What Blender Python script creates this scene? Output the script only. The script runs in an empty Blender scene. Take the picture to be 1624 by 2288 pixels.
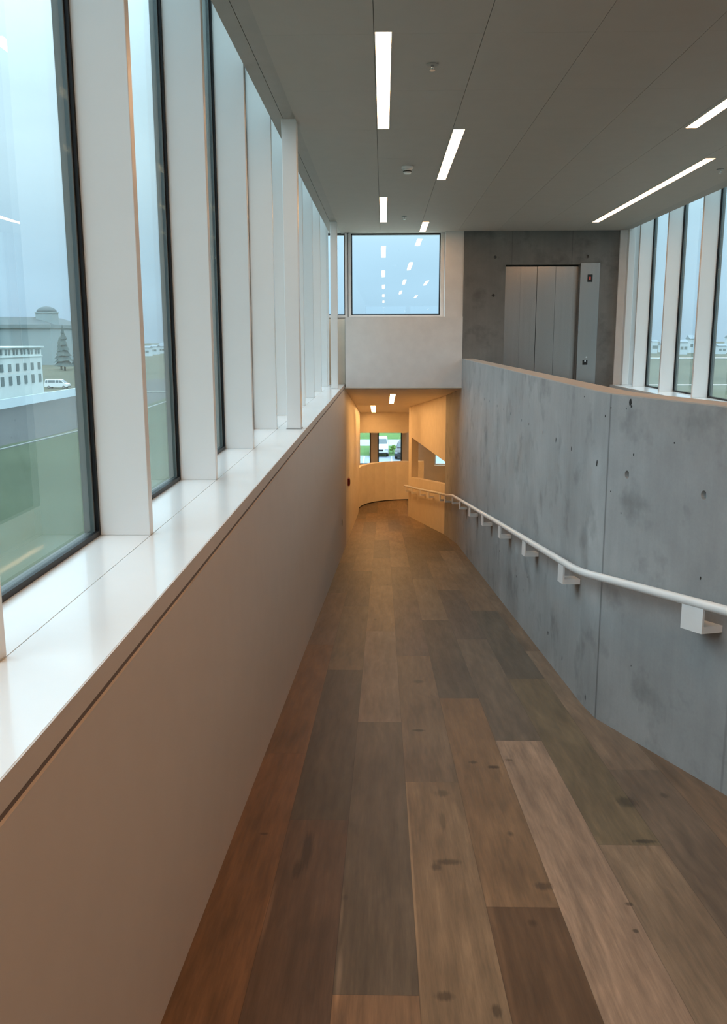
import bpy, bmesh, math, random
from mathutils import Vector, Matrix
random.seed(7)
C = bpy.context.scene.collection
ZS = 1.15                      # the upper floor lies at world z = 0; the eye is 1.15 m above it

# ------------------------------------------------------------------ camera, sky, exposure
cam = bpy.data.cameras.new('camera'); camo = bpy.data.objects.new('camera', cam); C.objects.link(camo)
cam.sensor_fit = 'VERTICAL'; cam.sensor_height = 24.0
cam.lens = 24.0 * 1991.0 / 2288.0
cam.clip_start = 0.05; cam.clip_end = 5000
p_, y_, r_ = .190929, .022417, -.002586
fw = Vector((0, math.cos(p_), -math.sin(p_))); up = Vector((0, math.sin(p_), math.cos(p_))); rt = Vector((1, 0, 0))
rt2 = rt * math.cos(r_) + up * math.sin(r_); up2 = up * math.cos(r_) - rt * math.sin(r_)
M = Matrix((rt2, up2, -fw)).transposed()
M = Matrix.Rotation(y_, 3, 'Z') @ M
camo.matrix_world = Matrix.Translation((0, 0, ZS)) @ M.to_4x4()
bpy.context.scene.camera = camo

sc = bpy.context.scene
sc.view_settings.view_transform = 'Standard'; sc.view_settings.look = 'None'
sc.view_settings.exposure = 0.28; sc.view_settings.gamma = 1.0
sc.cycles.use_denoising = True
sc.cycles.max_bounces = 14; sc.cycles.diffuse_bounces = 7; sc.cycles.transparent_max_bounces = 24
sc.cycles.sample_clamp_indirect = 6.0

SKY_STRENGTH = 1.0
LAMP = 16.0
LAMP_COL = (1.0, .55, .27)
w = bpy.data.worlds.new('overcast_sky'); sc.world = w; w.use_nodes = True
nt = w.node_tree; nt.nodes.clear()
out = nt.nodes.new('ShaderNodeOutputWorld'); bg = nt.nodes.new('ShaderNodeBackground')
tc = nt.nodes.new('ShaderNodeTexCoord'); sep = nt.nodes.new('ShaderNodeSeparateXYZ')
rmp = nt.nodes.new('ShaderNodeValToRGB'); noi = nt.nodes.new('ShaderNodeTexNoise'); mx = nt.nodes.new('ShaderNodeMix')
nt.links.new(tc.outputs['Generated'], sep.inputs[0]); nt.links.new(sep.outputs['Z'], rmp.inputs[0])
cr = rmp.color_ramp; cr.interpolation = 'EASE'
cr.elements[0].position = 0.0; cr.elements[0].color = (.42, .60, .76, 1)
cr.elements[1].position = 1.0; cr.elements[1].color = (3.25, 3.95, 4.35, 1)
for pos, col in ((.06, (.49, .71, .88, 1)), (.2, (.72, .95, 1.07, 1)), (.42, (1.5, 1.92, 2.16, 1))):
    e = cr.elements.new(pos); e.color = col
mp = nt.nodes.new('ShaderNodeMapping'); mp.inputs['Scale'].default_value = (1.6, 1.6, 5)
nt.links.new(tc.outputs['Generated'], mp.inputs[0]); nt.links.new(mp.outputs[0], noi.inputs['Vector'])
noi.inputs['Scale'].default_value = 2.2; noi.inputs['Detail'].default_value = 4
mr = nt.nodes.new('ShaderNodeMapRange'); mr.inputs[3].default_value = .82; mr.inputs[4].default_value = 1.18
nt.links.new(noi.outputs[0], mr.inputs[0])
vm = nt.nodes.new('ShaderNodeVectorMath'); vm.operation = 'SCALE'
nt.links.new(rmp.outputs[0], vm.inputs[0]); nt.links.new(mr.outputs[0], vm.inputs['Scale'])
nt.links.new(vm.outputs[0], bg.inputs[0]); bg.inputs[1].default_value = SKY_STRENGTH
nt.links.new(bg.outputs[0], out.inputs[0])

# ------------------------------------------------------------------ material helpers
MATS = {}
class NB:
    """tiny node builder"""
    def __init__(s, name):
        s.m = bpy.data.materials.new(name); s.m.use_nodes = True; s.t = s.m.node_tree
        s.b = s.t.nodes['Principled BSDF']; s.o = s.t.nodes['Material Output']
    def n(s, t, **k):
        x = s.t.nodes.new(t)
        for a, b in k.items(): setattr(x, a, b)
        return x
    def l(s, a, b): s.t.links.new(a, b)
    def math(s, op, a, b=None, clamp=False):
        x = s.n('ShaderNodeMath', operation=op, use_clamp=clamp)
        for i, v in enumerate((a, b)):
            if v is None: continue
            if isinstance(v, (int, float)): x.inputs[i].default_value = v
            else: s.l(v, x.inputs[i])
        return x.outputs[0]
    def rng(s, v, a, b, c, d):
        x = s.n('ShaderNodeMapRange'); s.l(v, x.inputs[0])
        for i, q in enumerate((a, b, c, d)): x.inputs[i + 1].default_value = q
        return x.outputs[0]
    def noise(s, vec, scale, detail=4, rough=.55, sc=(1, 1, 1), loc=(0, 0, 0)):
        m = s.n('ShaderNodeMapping'); m.inputs['Scale'].default_value = sc; m.inputs['Location'].default_value = loc
        s.l(vec, m.inputs[0])
        x = s.n('ShaderNodeTexNoise'); s.l(m.outputs[0], x.inputs['Vector'])
        x.inputs['Scale'].default_value = scale; x.inputs['Detail'].default_value = detail; x.inputs['Roughness'].default_value = rough
        return x.outputs[0]
    def mix(s, f, a, b, mode='MIX'):
        x = s.n('ShaderNodeMix', data_type='RGBA', blend_type=mode)
        for i, v in ((0, f), (6, a), (7, b)):
            if isinstance(v, (int, float)): x.inputs[i].default_value = v
            elif isinstance(v, tuple): x.inputs[i].default_value = (*v[:3], 1)
            else: s.l(v, x.inputs[i])
        return x.outputs[2]
    def scale(s, col, f):
        x = s.n('ShaderNodeVectorMath', operation='SCALE'); s.l(col, x.inputs[0])
        if isinstance(f, (int, float)): x.inputs['Scale'].default_value = f
        else: s.l(f, x.inputs['Scale'])
        return x.outputs[0]
    def pos(s): return s.n('ShaderNodeNewGeometry').outputs['Position']
    def bump(s, h, strength=.2, dist=.01):
        x = s.n('ShaderNodeBump'); x.inputs['Strength'].default_value = strength; x.inputs['Distance'].default_value = dist
        s.l(h, x.inputs['Height']); s.l(x.outputs[0], s.b.inputs['Normal'])

def paint(name, col, rough=.5, metal=0, coat=0, var=.04, nscale=6, bump=.03, spec=.5):
    b = NB(name); P = b.pos()
    f = b.rng(b.noise(P, nscale, 5), .3, .7, 1 - var, 1 + var)
    c = b.n('ShaderNodeRGB'); c.outputs[0].default_value = (*col, 1)
    b.l(b.scale(c.outputs[0], f), b.b.inputs['Base Color'])
    b.b.inputs['Roughness'].default_value = rough; b.b.inputs['Metallic'].default_value = metal
    b.b.inputs['Coat Weight'].default_value = coat; b.b.inputs['Specular IOR Level'].default_value = spec
    if bump: b.bump(b.noise(P, 220, 2), bump, .002)
    MATS[name] = b.m; return b.m

paint('white_paint', (.78, .76, .74), .55, bump=.05)
paint('panel_warm_dim', (.62, .54, .48), .5, bump=.04, var=.02)  # white wall panels; the dim warm light on them is put into this colour
paint('white_lacquer', (.84, .845, .84), .22, coat=.35, bump=0, var=.01)
paint('fin_white', (.80, .80, .79), .28, bump=0, var=.01)
paint('fin_edge', (.72, .66, .60), .25, bump=0)
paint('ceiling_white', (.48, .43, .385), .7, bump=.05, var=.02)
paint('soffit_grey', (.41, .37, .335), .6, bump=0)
paint('beige_coping', (.47, .41, .355), .5, bump=0)
paint('black_gasket', (.006, .006, .007), .45, bump=0, spec=.3)
paint('grey_aluminium', (.10, .105, .10), .5, bump=0)
paint('rail_white', (.82, .82, .81), .3, bump=0)
paint('dark_gap', (.02, .018, .016), .9, bump=0)
paint('gap_brown', (.16, .12, .10), .8, bump=0)
paint('warm_white', (.80, .72, .60), .5, bump=.04)
paint('red_plastic', (.25, .012, .01), .4, bump=0)
paint('grey_plastic', (.35, .34, .33), .4, bump=0)
paint('black_plastic', (.01, .01, .01), .3, bump=0)
paint('chrome', (.7, .7, .7), .2, metal=1, bump=0)
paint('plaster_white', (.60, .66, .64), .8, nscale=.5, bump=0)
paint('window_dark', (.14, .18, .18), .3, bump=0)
paint('stone_grey', (.27, .33, .34), .8, nscale=.1, bump=0)  # distance haze is put into the muted greys of the far hall
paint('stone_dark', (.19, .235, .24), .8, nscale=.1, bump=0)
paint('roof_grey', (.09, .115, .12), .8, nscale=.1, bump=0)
paint('car_white', (.80, .82, .82), .3, coat=.5, bump=0)
paint('car_dark', (.035, .035, .045), .3, coat=.6, bump=0)
paint('car_glass', (.10, .14, .16), .12, bump=0)
paint('tyre', (.02, .02, .02), .8, bump=0)
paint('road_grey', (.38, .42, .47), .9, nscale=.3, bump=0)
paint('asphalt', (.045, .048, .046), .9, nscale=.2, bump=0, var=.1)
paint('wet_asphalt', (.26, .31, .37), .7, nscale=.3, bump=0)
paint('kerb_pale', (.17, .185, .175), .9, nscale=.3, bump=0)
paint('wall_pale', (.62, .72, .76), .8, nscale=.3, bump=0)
paint('house_pale', (.55, .62, .66), .8, nscale=.1, bump=0)  # pale tone carries the haze over the far town
paint('house_roof', (.22, .27, .31), .8, nscale=.1, bump=0)
paint('bark', (.08, .06, .04), .9, bump=0)

def leafm(name, a, b_, sc=3):
    b = NB(name); P = b.pos()
    b.l(b.mix(b.rng(b.noise(P, sc, 6), .35, .65, 0, 1), a, b_), b.b.inputs['Base Color'])
    b.b.inputs['Roughness'].default_value = .9; b.b.inputs['Specular IOR Level'].default_value = .1
    MATS[name] = b.m
leafm('leaf_green', (.16, .30, .07), (.26, .40, .10))
leafm('conifer', (.07, .10, .10), (.11, .14, .13), .5)
leafm('lawn', (.046, .062, .034), (.062, .080, .046), .08)
leafm('olive', (.075, .08, .045), (.10, .10, .06), .06)
leafm('lawn_light', (.09, .18, .06), (.13, .24, .075), .3)
leafm('moor', (.075, .08, .055), (.115, .115, .08), .02)

def steel():
    b = NB('brushed_steel'); P = b.pos()
    f = b.noise(P, 30, 3, sc=(1, 1, .02)); f2 = b.noise(P, 2.5, 3, sc=(1, 1, .4))
    b.l(b.mix(b.rng(f, .3, .7, 0, 1), (.36, .353, .34), (.385, .378, .365)), b.b.inputs['Base Color'])
    b.b.inputs['Metallic'].default_value = 1; b.l(b.rng(f2, .3, .7, .22, .27), b.b.inputs['Roughness'])
    b.b.inputs['Anisotropic'].default_value = .5
    MATS['brushed_steel'] = b.m
steel()

def glass(name, tint, ior=1.5):
    b = NB(name); t = b.n('ShaderNodeBsdfTransparent'); g = b.n('ShaderNodeBsdfGlossy'); f = b.n('ShaderNodeFresnel'); m = b.n('ShaderNodeMixShader')
    t.inputs[0].default_value = (*tint, 1); g.inputs[0].default_value = (.9, 1, 1, 1); g.inputs['Roughness'].default_value = .0
    f.inputs[0].default_value = ior
    # a pane has two faces: use the outside index on both so that neither ever reflects totally
    ge = b.n('ShaderNodeNewGeometry'); 
    lw = b.n('ShaderNodeLayerWeight'); lw.inputs[0].default_value = .5
    c = b.math('SUBTRACT', 1, lw.outputs['Facing'])                       # cos(theta) for either side
    k = b.math('POWER', b.math('SUBTRACT', 1, c, True), 5)
    fr = b.math('ADD', b.math('MULTIPLY', k, .95), .045, True)
    b.l(fr, m.inputs[0]); b.l(t.outputs[0], m.inputs[1]); b.l(g.outputs[0], m.inputs[2]); b.l(m.outputs[0], b.o.inputs[0])
    MATS[name] = b.m
glass('window_glass', (.915, .965, .975))

def emit(name, col, s):
    b = NB(name); e = b.n('ShaderNodeEmission'); e.inputs[0].default_value = (*col, 1); e.inputs[1].default_value = s
    b.l(e.outputs[0], b.o.inputs[0]); MATS[name] = b.m
emit('lamp_light', LAMP_COL, LAMP)
emit('lamp_light_low', (1.0, .54, .20), LAMP * 1.75)
emit('display_red', (1, .08, .05), 2.5)

def concrete(name, base, uvbased=True, seams=(), pale=1.0):
    """cast concrete: cloudy mottling, faint vertical board streaks, formwork seams at u positions"""
    b = NB(name)
    if uvbased: V = b.n('ShaderNodeUVMap').outputs[0]
    else: V = b.pos()
    big = b.noise(V, 1.1, 5, .6); mid = b.noise(V, 4, 6, .6, loc=(3, 1, 0)); stk = b.noise(V, 3, 4, .6, sc=(6, .35, 6) if uvbased else (6, 6, .35))
    fine = b.noise(V, 60, 3, .7)
    c = b.mix(b.rng(big, .33, .67, 0, 1), tuple(x * .86 for x in base), tuple(min(1, x * 1.12) for x in base))
    c = b.scale(c, b.rng(mid, .3, .7, .90, 1.08)); c = b.scale(c, b.rng(stk, .3, .7, .95, 1.04)); c = b.scale(c, b.rng(fine, .2, .8, .95, 1.05))
    blot = b.noise(V, 2.8, 4, .6, loc=(7, 3, 0)); c = b.scale(c, b.rng(blot, .54, .68, 1, .70)); bl2 = b.noise(V, 1.6, 3, .55, loc=(1, 9, 0)); c = b.scale(c, b.rng(bl2, .56, .70, 1, 1.16))
    se = b.n('ShaderNodeSeparateXYZ'); b.l(V, se.inputs[0]); U = se.outputs[0]
    for s, wd, dk in seams:
        d = b.math('ABSOLUTE', b.math('SUBTRACT', U, s)); c = b.scale(c, b.rng(d, wd * .5, wd * 1.4, dk, 1))
    b.l(c, b.b.inputs['Base Color']); b.l(b.rng(mid, .3, .7, .5, .7), b.b.inputs['Roughness'])
    b.bump(mid, .12, .01)
    MATS[name] = b.m

def wood():
    b = NB('oak_planks')
    at = b.n('ShaderNodeAttribute', attribute_name='plank'); col = at.outputs['Color']; rnd = at.outputs['Alpha']
    P = b.pos(); cb = b.n('ShaderNodeCombineXYZ'); b.l(b.math('MULTIPLY', rnd, 37.0), cb.inputs[0]); b.l(b.math('MULTIPLY', rnd, 91.0), cb.inputs[2])
    ad = b.n('ShaderNodeVectorMath', operation='ADD'); b.l(P, ad.inputs[0]); b.l(cb.outputs[0], ad.inputs[1]); V = ad.outputs[0]
    g1 = b.noise(V, 4, 5, .6, sc=(5, .5, 0)); g2 = b.noise(V, 16, 6, .7, sc=(6, .3, 0)); g3 = b.noise(V, 3, 3, .5, sc=(1.6, .5, 0), loc=(9, 2, 0))
    warp = b.noise(V, 2.2, 3, .5, sc=(1.5, .5, 0))
    se = b.n('ShaderNodeSeparateXYZ'); b.l(V, se.inputs[0])
    ring = b.math('SINE', b.math('ADD', b.math('MULTIPLY', se.outputs[0], 95.0), b.math('MULTIPLY', warp, 55.0)))
    c = b.scale(col, b.rng(g1, .3, .7, .74, 1.28)); c = b.scale(c, b.rng(g2, .3, .7, .76, 1.2)); c = b.scale(c, b.rng(g3, .3, .7, .82, 1.15))
    c = b.scale(c, b.rng(ring, -1, 1, .95, 1.04))
    # small random knots
    vo = b.n('ShaderNodeTexVoronoi', feature='F1'); m = b.n('ShaderNodeMapping'); m.inputs['Scale'].default_value = (3.1, 1.9, 0); b.l(V, m.inputs[0])
    b.l(m.outputs[0], vo.inputs['Vector']); vo.inputs['Scale'].default_value = 1.0
    dist = b.math('ADD', vo.outputs['Distance'], b.math('MULTIPLY', b.math('SUBTRACT', g2, .5), .03))
    keep = b.math('GREATER_THAN', b.n('ShaderNodeSeparateColor').outputs[0], 2) if False else None
    c = b.scale(c, b.rng(dist, .025, .06, .45, 1))
    # knots and stains with their own places
    def spot(c, x, y, rx, ry, dark, tint=None):
        s = b.n('ShaderNodeSeparateXYZ'); b.l(P, s.inputs[0])
        dx = b.math('DIVIDE', b.math('SUBTRACT', s.outputs[0], x), rx); dy = b.math('DIVIDE', b.math('SUBTRACT', s.outputs[1], y), ry)
        d = b.math('SQRT', b.math('ADD', b.math('MULTIPLY', dx, dx), b.math('MULTIPLY', dy, dy)))
        d = b.math('ADD', d, b.math('MULTIPLY', b.math('SUBTRACT', g2, .5), 1.4))
        k = b.rng(d, .55, 1.15, dark, 1)
        return b.scale(c, k)
    for x, y, rx, ry, dk in [(-.276, 2.99, .022, .16, .5), (-.30, 2.83, .018, .08, .55), (.188, 4.383, .035, .022, .4), (.227, 5.361, .035, .05, .55), (.256, 3.531, .03, .04, .6),
                             (.235, 2.90, .05, .025, .5), (.19, 2.86, .018, .03, .5), (.427, 3.915, .022, .022, .45), (.516, 3.853, .03, .025, .4), (1.022, 3.456, .048, .062, .55),
                             (.546, 2.731, .032, .03, .5), (.168, 2.119, .028, .024, .45), (.30, 2.06, .014, .03, .45), (.80, 2.618, .014, .014, .4), (.987, 3.083, .05, .02, .45), (.776, 2.457, .01, .012, .4),
                             (-.455, 3.117, .018, .012, .5), (.01, 1.93, .02, .035, .5), (1.20, 3.53, .02, .03, .6), (.24, 3.25, .016, .09, .65), (.60, 3.95, .02, .018, .65)]:
        c = spot(c, x, y, rx, ry, dk)
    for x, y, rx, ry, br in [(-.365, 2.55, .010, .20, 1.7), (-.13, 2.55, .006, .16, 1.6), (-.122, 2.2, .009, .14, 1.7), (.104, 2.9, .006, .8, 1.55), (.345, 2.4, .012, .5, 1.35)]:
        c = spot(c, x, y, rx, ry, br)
    uv = b.n('ShaderNodeUVMap').outputs[0]; s = b.n('ShaderNodeSeparateXYZ'); b.l(uv, s.inputs[0])
    e = b.math('MINIMUM', s.outputs[0], s.outputs[1]); c = b.scale(c, b.rng(e, .0004, .0016, .55, 1))
    b.l(c, b.b.inputs['Base Color']); b.l(b.rng(g2, .3, .7, .38, .52), b.b.inputs['Roughness']); b.b.inputs['Specular IOR Level'].default_value = .35
    b.bump(g2, .08, .003)
    MATS['oak_planks'] = b.m
wood()

# ------------------------------------------------------------------ mesh helpers (all coordinates relative to the eye; ZS lifts them)
class MB:
    def __init__(s): s.v = []; s.f = []; s.mi = []; s.uv = {}; s.smooth = []
    def add(s, vs, fs, mi=0, sm=False):
        o = len(s.v); s.v += [Vector(v) for v in vs]
        for f in fs: s.f.append([i + o for i in f]); s.mi.append(mi); s.smooth.append(sm)
        return s
    def box(s, x0, x1, y0, y1, z0, z1, mi=0):
        return s.add([(x0, y0, z0), (x1, y0, z0), (x1, y1, z0), (x0, y1, z0), (x0, y0, z1), (x1, y0, z1), (x1, y1, z1), (x0, y1, z1)],
                     [(0, 3, 2, 1), (4, 5, 6, 7), (0, 1, 5, 4), (1, 2, 6, 5), (2, 3, 7, 6), (3, 0, 4, 7)], mi)
    def prism(s, poly, fn_lo, fn_hi, mi=0):
        """vertical prism over a plan polygon (counter-clockwise), bottom and top heights by function of (x, y)"""
        n = len(poly); vs = [(x, y, fn_lo(x, y)) for x, y in poly] + [(x, y, fn_hi(x, y)) for x, y in poly]
        fs = [tuple(reversed(range(n))), tuple(range(n, 2 * n))] + [(i, (i + 1) % n, n + (i + 1) % n, n + i) for i in range(n)]
        return s.add(vs, fs, mi)
    def strip(s, pts, th, lo, hi, mi=0):
        """wall along a plan polyline; th = signed thickness to the right of travel; lo, hi: number or f(x, y)"""
        P = [Vector(p) for p in pts]; n = len(P); off = []
        for i in range(n):
            a = (P[i] - P[i - 1]).normalized() if i > 0 else (P[1] - P[0]).normalized()
            c = (P[i + 1] - P[i]).normalized() if i < n - 1 else a
            na = Vector((a.y, -a.x)); nc = Vector((c.y, -c.x)); m = (na + nc).normalized(); m *= 1 / max(.3, m.dot(na))
            off.append(P[i] + m * th)
        L = lo if callable(lo) else (lambda x, y: lo); H = hi if callable(hi) else (lambda x, y: hi)
        vs = []
        for i in range(n):
            a, c = P[i], off[i]
            vs += [(a.x, a.y, L(a.x, a.y)), (a.x, a.y, H(a.x, a.y)), (c.x, c.y, H(c.x, c.y)), (c.x, c.y, L(c.x, c.y))]
        fs = []
        for i in range(n - 1):
            o = i * 4
            for k in range(4): fs.append((o + k, o + 4 + k, o + 4 + (k + 1) % 4, o + (k + 1) % 4))
        fs += [(0, 1, 2, 3), (4 * n - 1, 4 * n - 2, 4 * n - 3, 4 * n - 4)]
        return s.add(vs, fs, mi)
    def cyl(s, c, r, h, axis='Z', n=20, r2=None, mi=0, sm=True):
        r2 = r if r2 is None else r2; vs = []
        for k, (rr, t) in enumerate(((r, 0), (r2, h))):
            for i in range(n):
                a = 2 * math.pi * i / n; u, v = rr * math.cos(a), rr * math.sin(a)
                q = {'Z': (u, v, t), 'X': (t, u, v), 'Y': (u, t, v)}[axis]; vs.append((c[0] + q[0], c[1] + q[1], c[2] + q[2]))
        s.add(vs, [(i, (i + 1) % n, n + (i + 1) % n, n + i) for i in range(n)], mi, sm)
        return s.add(vs, [tuple(reversed(range(n))), tuple(range(n, 2 * n))], mi)
    def tube(s, pts, r, n=16, mi=0):
        P = [Vector(p) for p in pts]; vs = []
        for i, p in enumerate(P):
            a = (P[min(i + 1, len(P) - 1)] - P[max(i - 1, 0)]).normalized()
            x = a.cross(Vector((0, 0, 1))).normalized(); z = x.cross(a).normalized()
            for k in range(n):
                t = 2 * math.pi * k / n; vs.append(p + x * r * math.cos(t) + z * r * math.sin(t))
        fs = [(i * n + k, i * n + (k + 1) % n, (i + 1) * n + (k + 1) % n, (i + 1) * n + k) for i in range(len(P) - 1) for k in range(n)]
        s.add(vs, fs, mi, True); m = len(vs)
        return s.add(vs, [tuple(range(n)), tuple(reversed(range(m - n, m)))], mi)
    def loft(s, rings, mi=0, sm=True, caps=True):
        n = len(rings[0]); vs = [v for r in rings for v in r]
        fs = [(i * n + k, i * n + (k + 1) % n, (i + 1) * n + (k + 1) % n, (i + 1) * n + k) for i in range(len(rings) - 1) for k in range(n)]
        s.add(vs, fs, mi, sm)
        if caps: s.add(vs, [tuple(range(n)), tuple(reversed(range(len(vs) - n, len(vs))))], mi)
        return s
    def build(s, name, mats, parent=None, bevel=0, uvfn=None):
        me = bpy.data.meshes.new(name); O = Vector((0, 0, 0))
        if parent is not None:
            q = parent
            while q is not None: O += q.location; q = q.parent
        me.from_pydata([tuple(v + Vector((0, 0, ZS)) - O) for v in s.v], [], s.f)
        if not isinstance(mats, (list, tuple)): mats = [mats]
        for m in mats: me.materials.append(MATS[m])
        for p, mi, sm in zip(me.polygons, s.mi, s.smooth): p.material_index = mi; p.use_smooth = sm
        bm = bmesh.new(); bm.from_mesh(me); 
        if bevel or any(s.smooth): bmesh.ops.remove_doubles(bm, verts=bm.verts, dist=1e-5)
        bmesh.ops.recalc_face_normals(bm, faces=bm.faces); bm.to_mesh(me); bm.free()
        if uvfn:
            uv = me.uv_layers.new(name='UVMap')
            for p in me.polygons:
                for li in p.loop_indices:
                    co = me.vertices[me.loops[li].vertex_index].co + O - Vector((0, 0, ZS)); uv.data[li].uv = uvfn(co, p.normal)
        o = bpy.data.objects.new(name, me); C.objects.link(o)
        if parent is not None: o.parent = parent
        if bevel:
            b = o.modifiers.new('bevel', 'BEVEL'); b.width = bevel; b.segments = 2; b.limit_method = 'ANGLE'; b.angle_limit = .6
        return o
def tag(o, label, cat, group=None, kind=None):
    o['label'] = label; o['category'] = cat
    if group: o['group'] = group
    if kind: o['kind'] = kind
    return o
def struct(o): o['kind'] = 'structure'; return o
def empty(name, loc):
    o = bpy.data.objects.new(name, None); C.objects.link(o); o.location = (loc[0], loc[1], loc[2] + ZS); o.empty_display_size = .1; return o
def copy_tree(o, parent=None):
    c = o.copy(); C.objects.link(c); c.parent = parent
    for ch in o.children: copy_tree(ch, c)
    return c

UF = -1.15                                        # upper floor level
YR0 = (1.485 - 1.15) / -.121                      # the ramp starts behind the eye
def ramp(x, y): return -1.485 - .121 * y
def floor_z(x, y): return max(-3.9, min(UF, ramp(x, y)))
YB = -13.0                                        # back wall of the hall
YL = (3.9 - 1.485) / .121                         # ramp foot
CEIL = 1.5
def lowceil(x, y): return ramp(x, y) + 2.39

# guard wall line in plan
GUARD = [(3.22, YR0 - .1), (2.55, -.40), (1.62, 2.98), (1.30, 4.13), (1.165, 4.62), (1.15, 4.90), (1.15, 13.2), (1.147, 13.6), (1.056, 15.1)]
GUARD_S = [0]
for a_, b_ in zip(GUARD[:-1], GUARD[1:]): GUARD_S.append(GUARD_S[-1] + math.dist(a_, b_))
def guard_s(y):
    for i in range(len(GUARD) - 1):
        y0, y1 = GUARD[i][1], GUARD[i + 1][1]
        if y <= y1 or i == len(GUARD) - 2: return GUARD_S[i] + (GUARD_S[i + 1] - GUARD_S[i]) * (y - y0) / (y1 - y0)

# ------------------------------------------------------------------ floor
PW, PL = .235, 2.4
ROW0 = {0: 4.02, 1: 3.25, 2: 2.12, 3: 3.66, 4: 2.59, 5: 4.23, 6: 3.05, 7: 3.83, 8: 2.35, 9: 4.5}
TONE = {(0, 0): (.20, .115, .065), (0, 1): (.17, .115, .085), (0, -1): (.21, .115, .065), (1, 0): (.105, .085, .068), (1, 1): (.17, .13, .09), (1, -1): (.13, .082, .06),
        (2, 0): (.125, .100, .080), (2, 1): (.21, .16, .13), (2, 2): (.22, .155, .105), (2, -1): (.26, .16, .10), (3, 0): (.18, .13, .095), (3, 1): (.125, .095, .082), (3, -1): (.26, .18, .12),
        (4, 0): (.225, .140, .085), (4, 1): (.105, .085, .068), (4, -1): (.12, .07, .042), (4, 2): (.18, .135, .10), (5, 0): (.16, .125, .098), (5, -1): (.335, .235, .18), (5, 1): (.115, .09, .075),
        (6, 0): (.175, .135, .088), (6, -1): (.25, .18, .13), (6, 1): (.12, .1, .08), (7, -1): (.16, .118, .09), (7, 0): (.22, .16, .12), (8, 0): (.19, .13, .09), (8, -1): (.2, .14, .10)}
PAL = [(.17, .12, .085), (.13, .10, .08), (.22, .16, .115), (.19, .13, .09), (.12, .095, .078), (.24, .17, .12), (.15, .115, .09)]
def planks(x0, x1, y0, y1, zfn, name, breaks=(), seed=3):
    rnd = random.Random(seed); V = []; F = []; UV = []; COL = []
    r0 = math.floor((x0 + .605) / PW); r1 = math.ceil((x1 + .605) / PW)
    for r in range(r0, r1):
        xa, xb = max(x0, -.605 + r * PW), min(x1, -.605 + (r + 1) * PW)
        if xb - xa < .002: continue
        base = ROW0.get(r, rnd.uniform(0, PL)); k0 = math.floor((y0 - base) / PL)
        k = k0
        while base + k * PL < y1:
            ya, yb = base + k * PL, base + (k + 1) * PL
            col = TONE.get((r, k)) or rnd.choice(PAL); jit = rnd.uniform(.93, 1.07); rn = rnd.random()
            cuts = [max(ya, y0)] + [c for c in breaks if ya < c < yb and y0 < c < y1] + [min(yb, y1)]
            for c0, c1 in zip(cuts[:-1], cuts[1:]):
                if c1 - c0 < 1e-4: continue
                # nine sub-faces would be needed for exact edge distances: use u = distance from left seam on two halves
                xm = (xa + xb) / 2; ym = (c0 + c1) / 2
                for (u0, u1, ul, ur) in ((xa, xm, 0, xm - xa), (xm, xb, xb - xm, 0)):
                    for (v0, v1) in ((c0, ym), (ym, c1)):
                        o = len(V)
                        for (x, y) in ((u0, v0), (u1, v0), (u1, v1), (u0, v1)):
                            V.append((x, y, zfn(x, y) + ZS)); UV.append((ul if x == u0 else ur, min(abs(y - ya), abs(yb - y))))
                            COL.append((col[0] * jit * .93, col[1] * jit * .89, col[2] * jit * .79, rn))
                        F.append((o, o + 1, o + 2, o + 3))
            k += 1
    me = bpy.data.meshes.new(name); me.from_pydata(V, [], F); me.materials.append(MATS['oak_planks'])
    me.uv_layers.new(name='UVMap'); me.color_attributes.new('plank', 'FLOAT_COLOR', 'CORNER')
    uv = me.uv_layers['UVMap']; ca = me.color_attributes['plank']
    for p in me.polygons:
        for li in p.loop_indices:
            vi = me.loops[li].vertex_index; uv.data[li].uv = UV[vi]; ca.data[li].color = COL[vi]
    o = bpy.data.objects.new(name, me); C.objects.link(o); return struct(o)
planks(-.60, 4.2, YB, 21.95, floor_z, 'floor', breaks=(YR0, YL))
planks(-3.0, 5.0, 21.95, 23.6, floor_z, 'floor', seed=9)
# upper floor behind the guard wall (polygon cut by the guard line)
def upper_floor():
    m = MB(); g = [(x + .1, y) for x, y in GUARD[:7]]
    poly = [(x, y) for x, y in reversed(g)] + []
    pts = [g[-1]] + [(3.4, 13.2), (3.4, g[0][1])] + g[:-1]
    n = len(pts); m.add([(x, y, UF) for x, y in pts] + [(x, y, UF - .1) for x, y in pts], [tuple(range(n)), tuple(reversed(range(n, 2 * n)))])
    o = m.build('floor', 'oak_planks'); me = o.data
    me.uv_layers.new(name='UVMap'); me.color_attributes.new('plank', 'FLOAT_COLOR', 'CORNER')
    uv = me.uv_layers['UVMap']; ca = me.color_attributes['plank']
    for l in range(len(me.loops)): uv.data[l].uv = (.1, .1); ca.data[l].color = (.17, .12, .085, .4)
    struct(o)
upper_floor()

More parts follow.
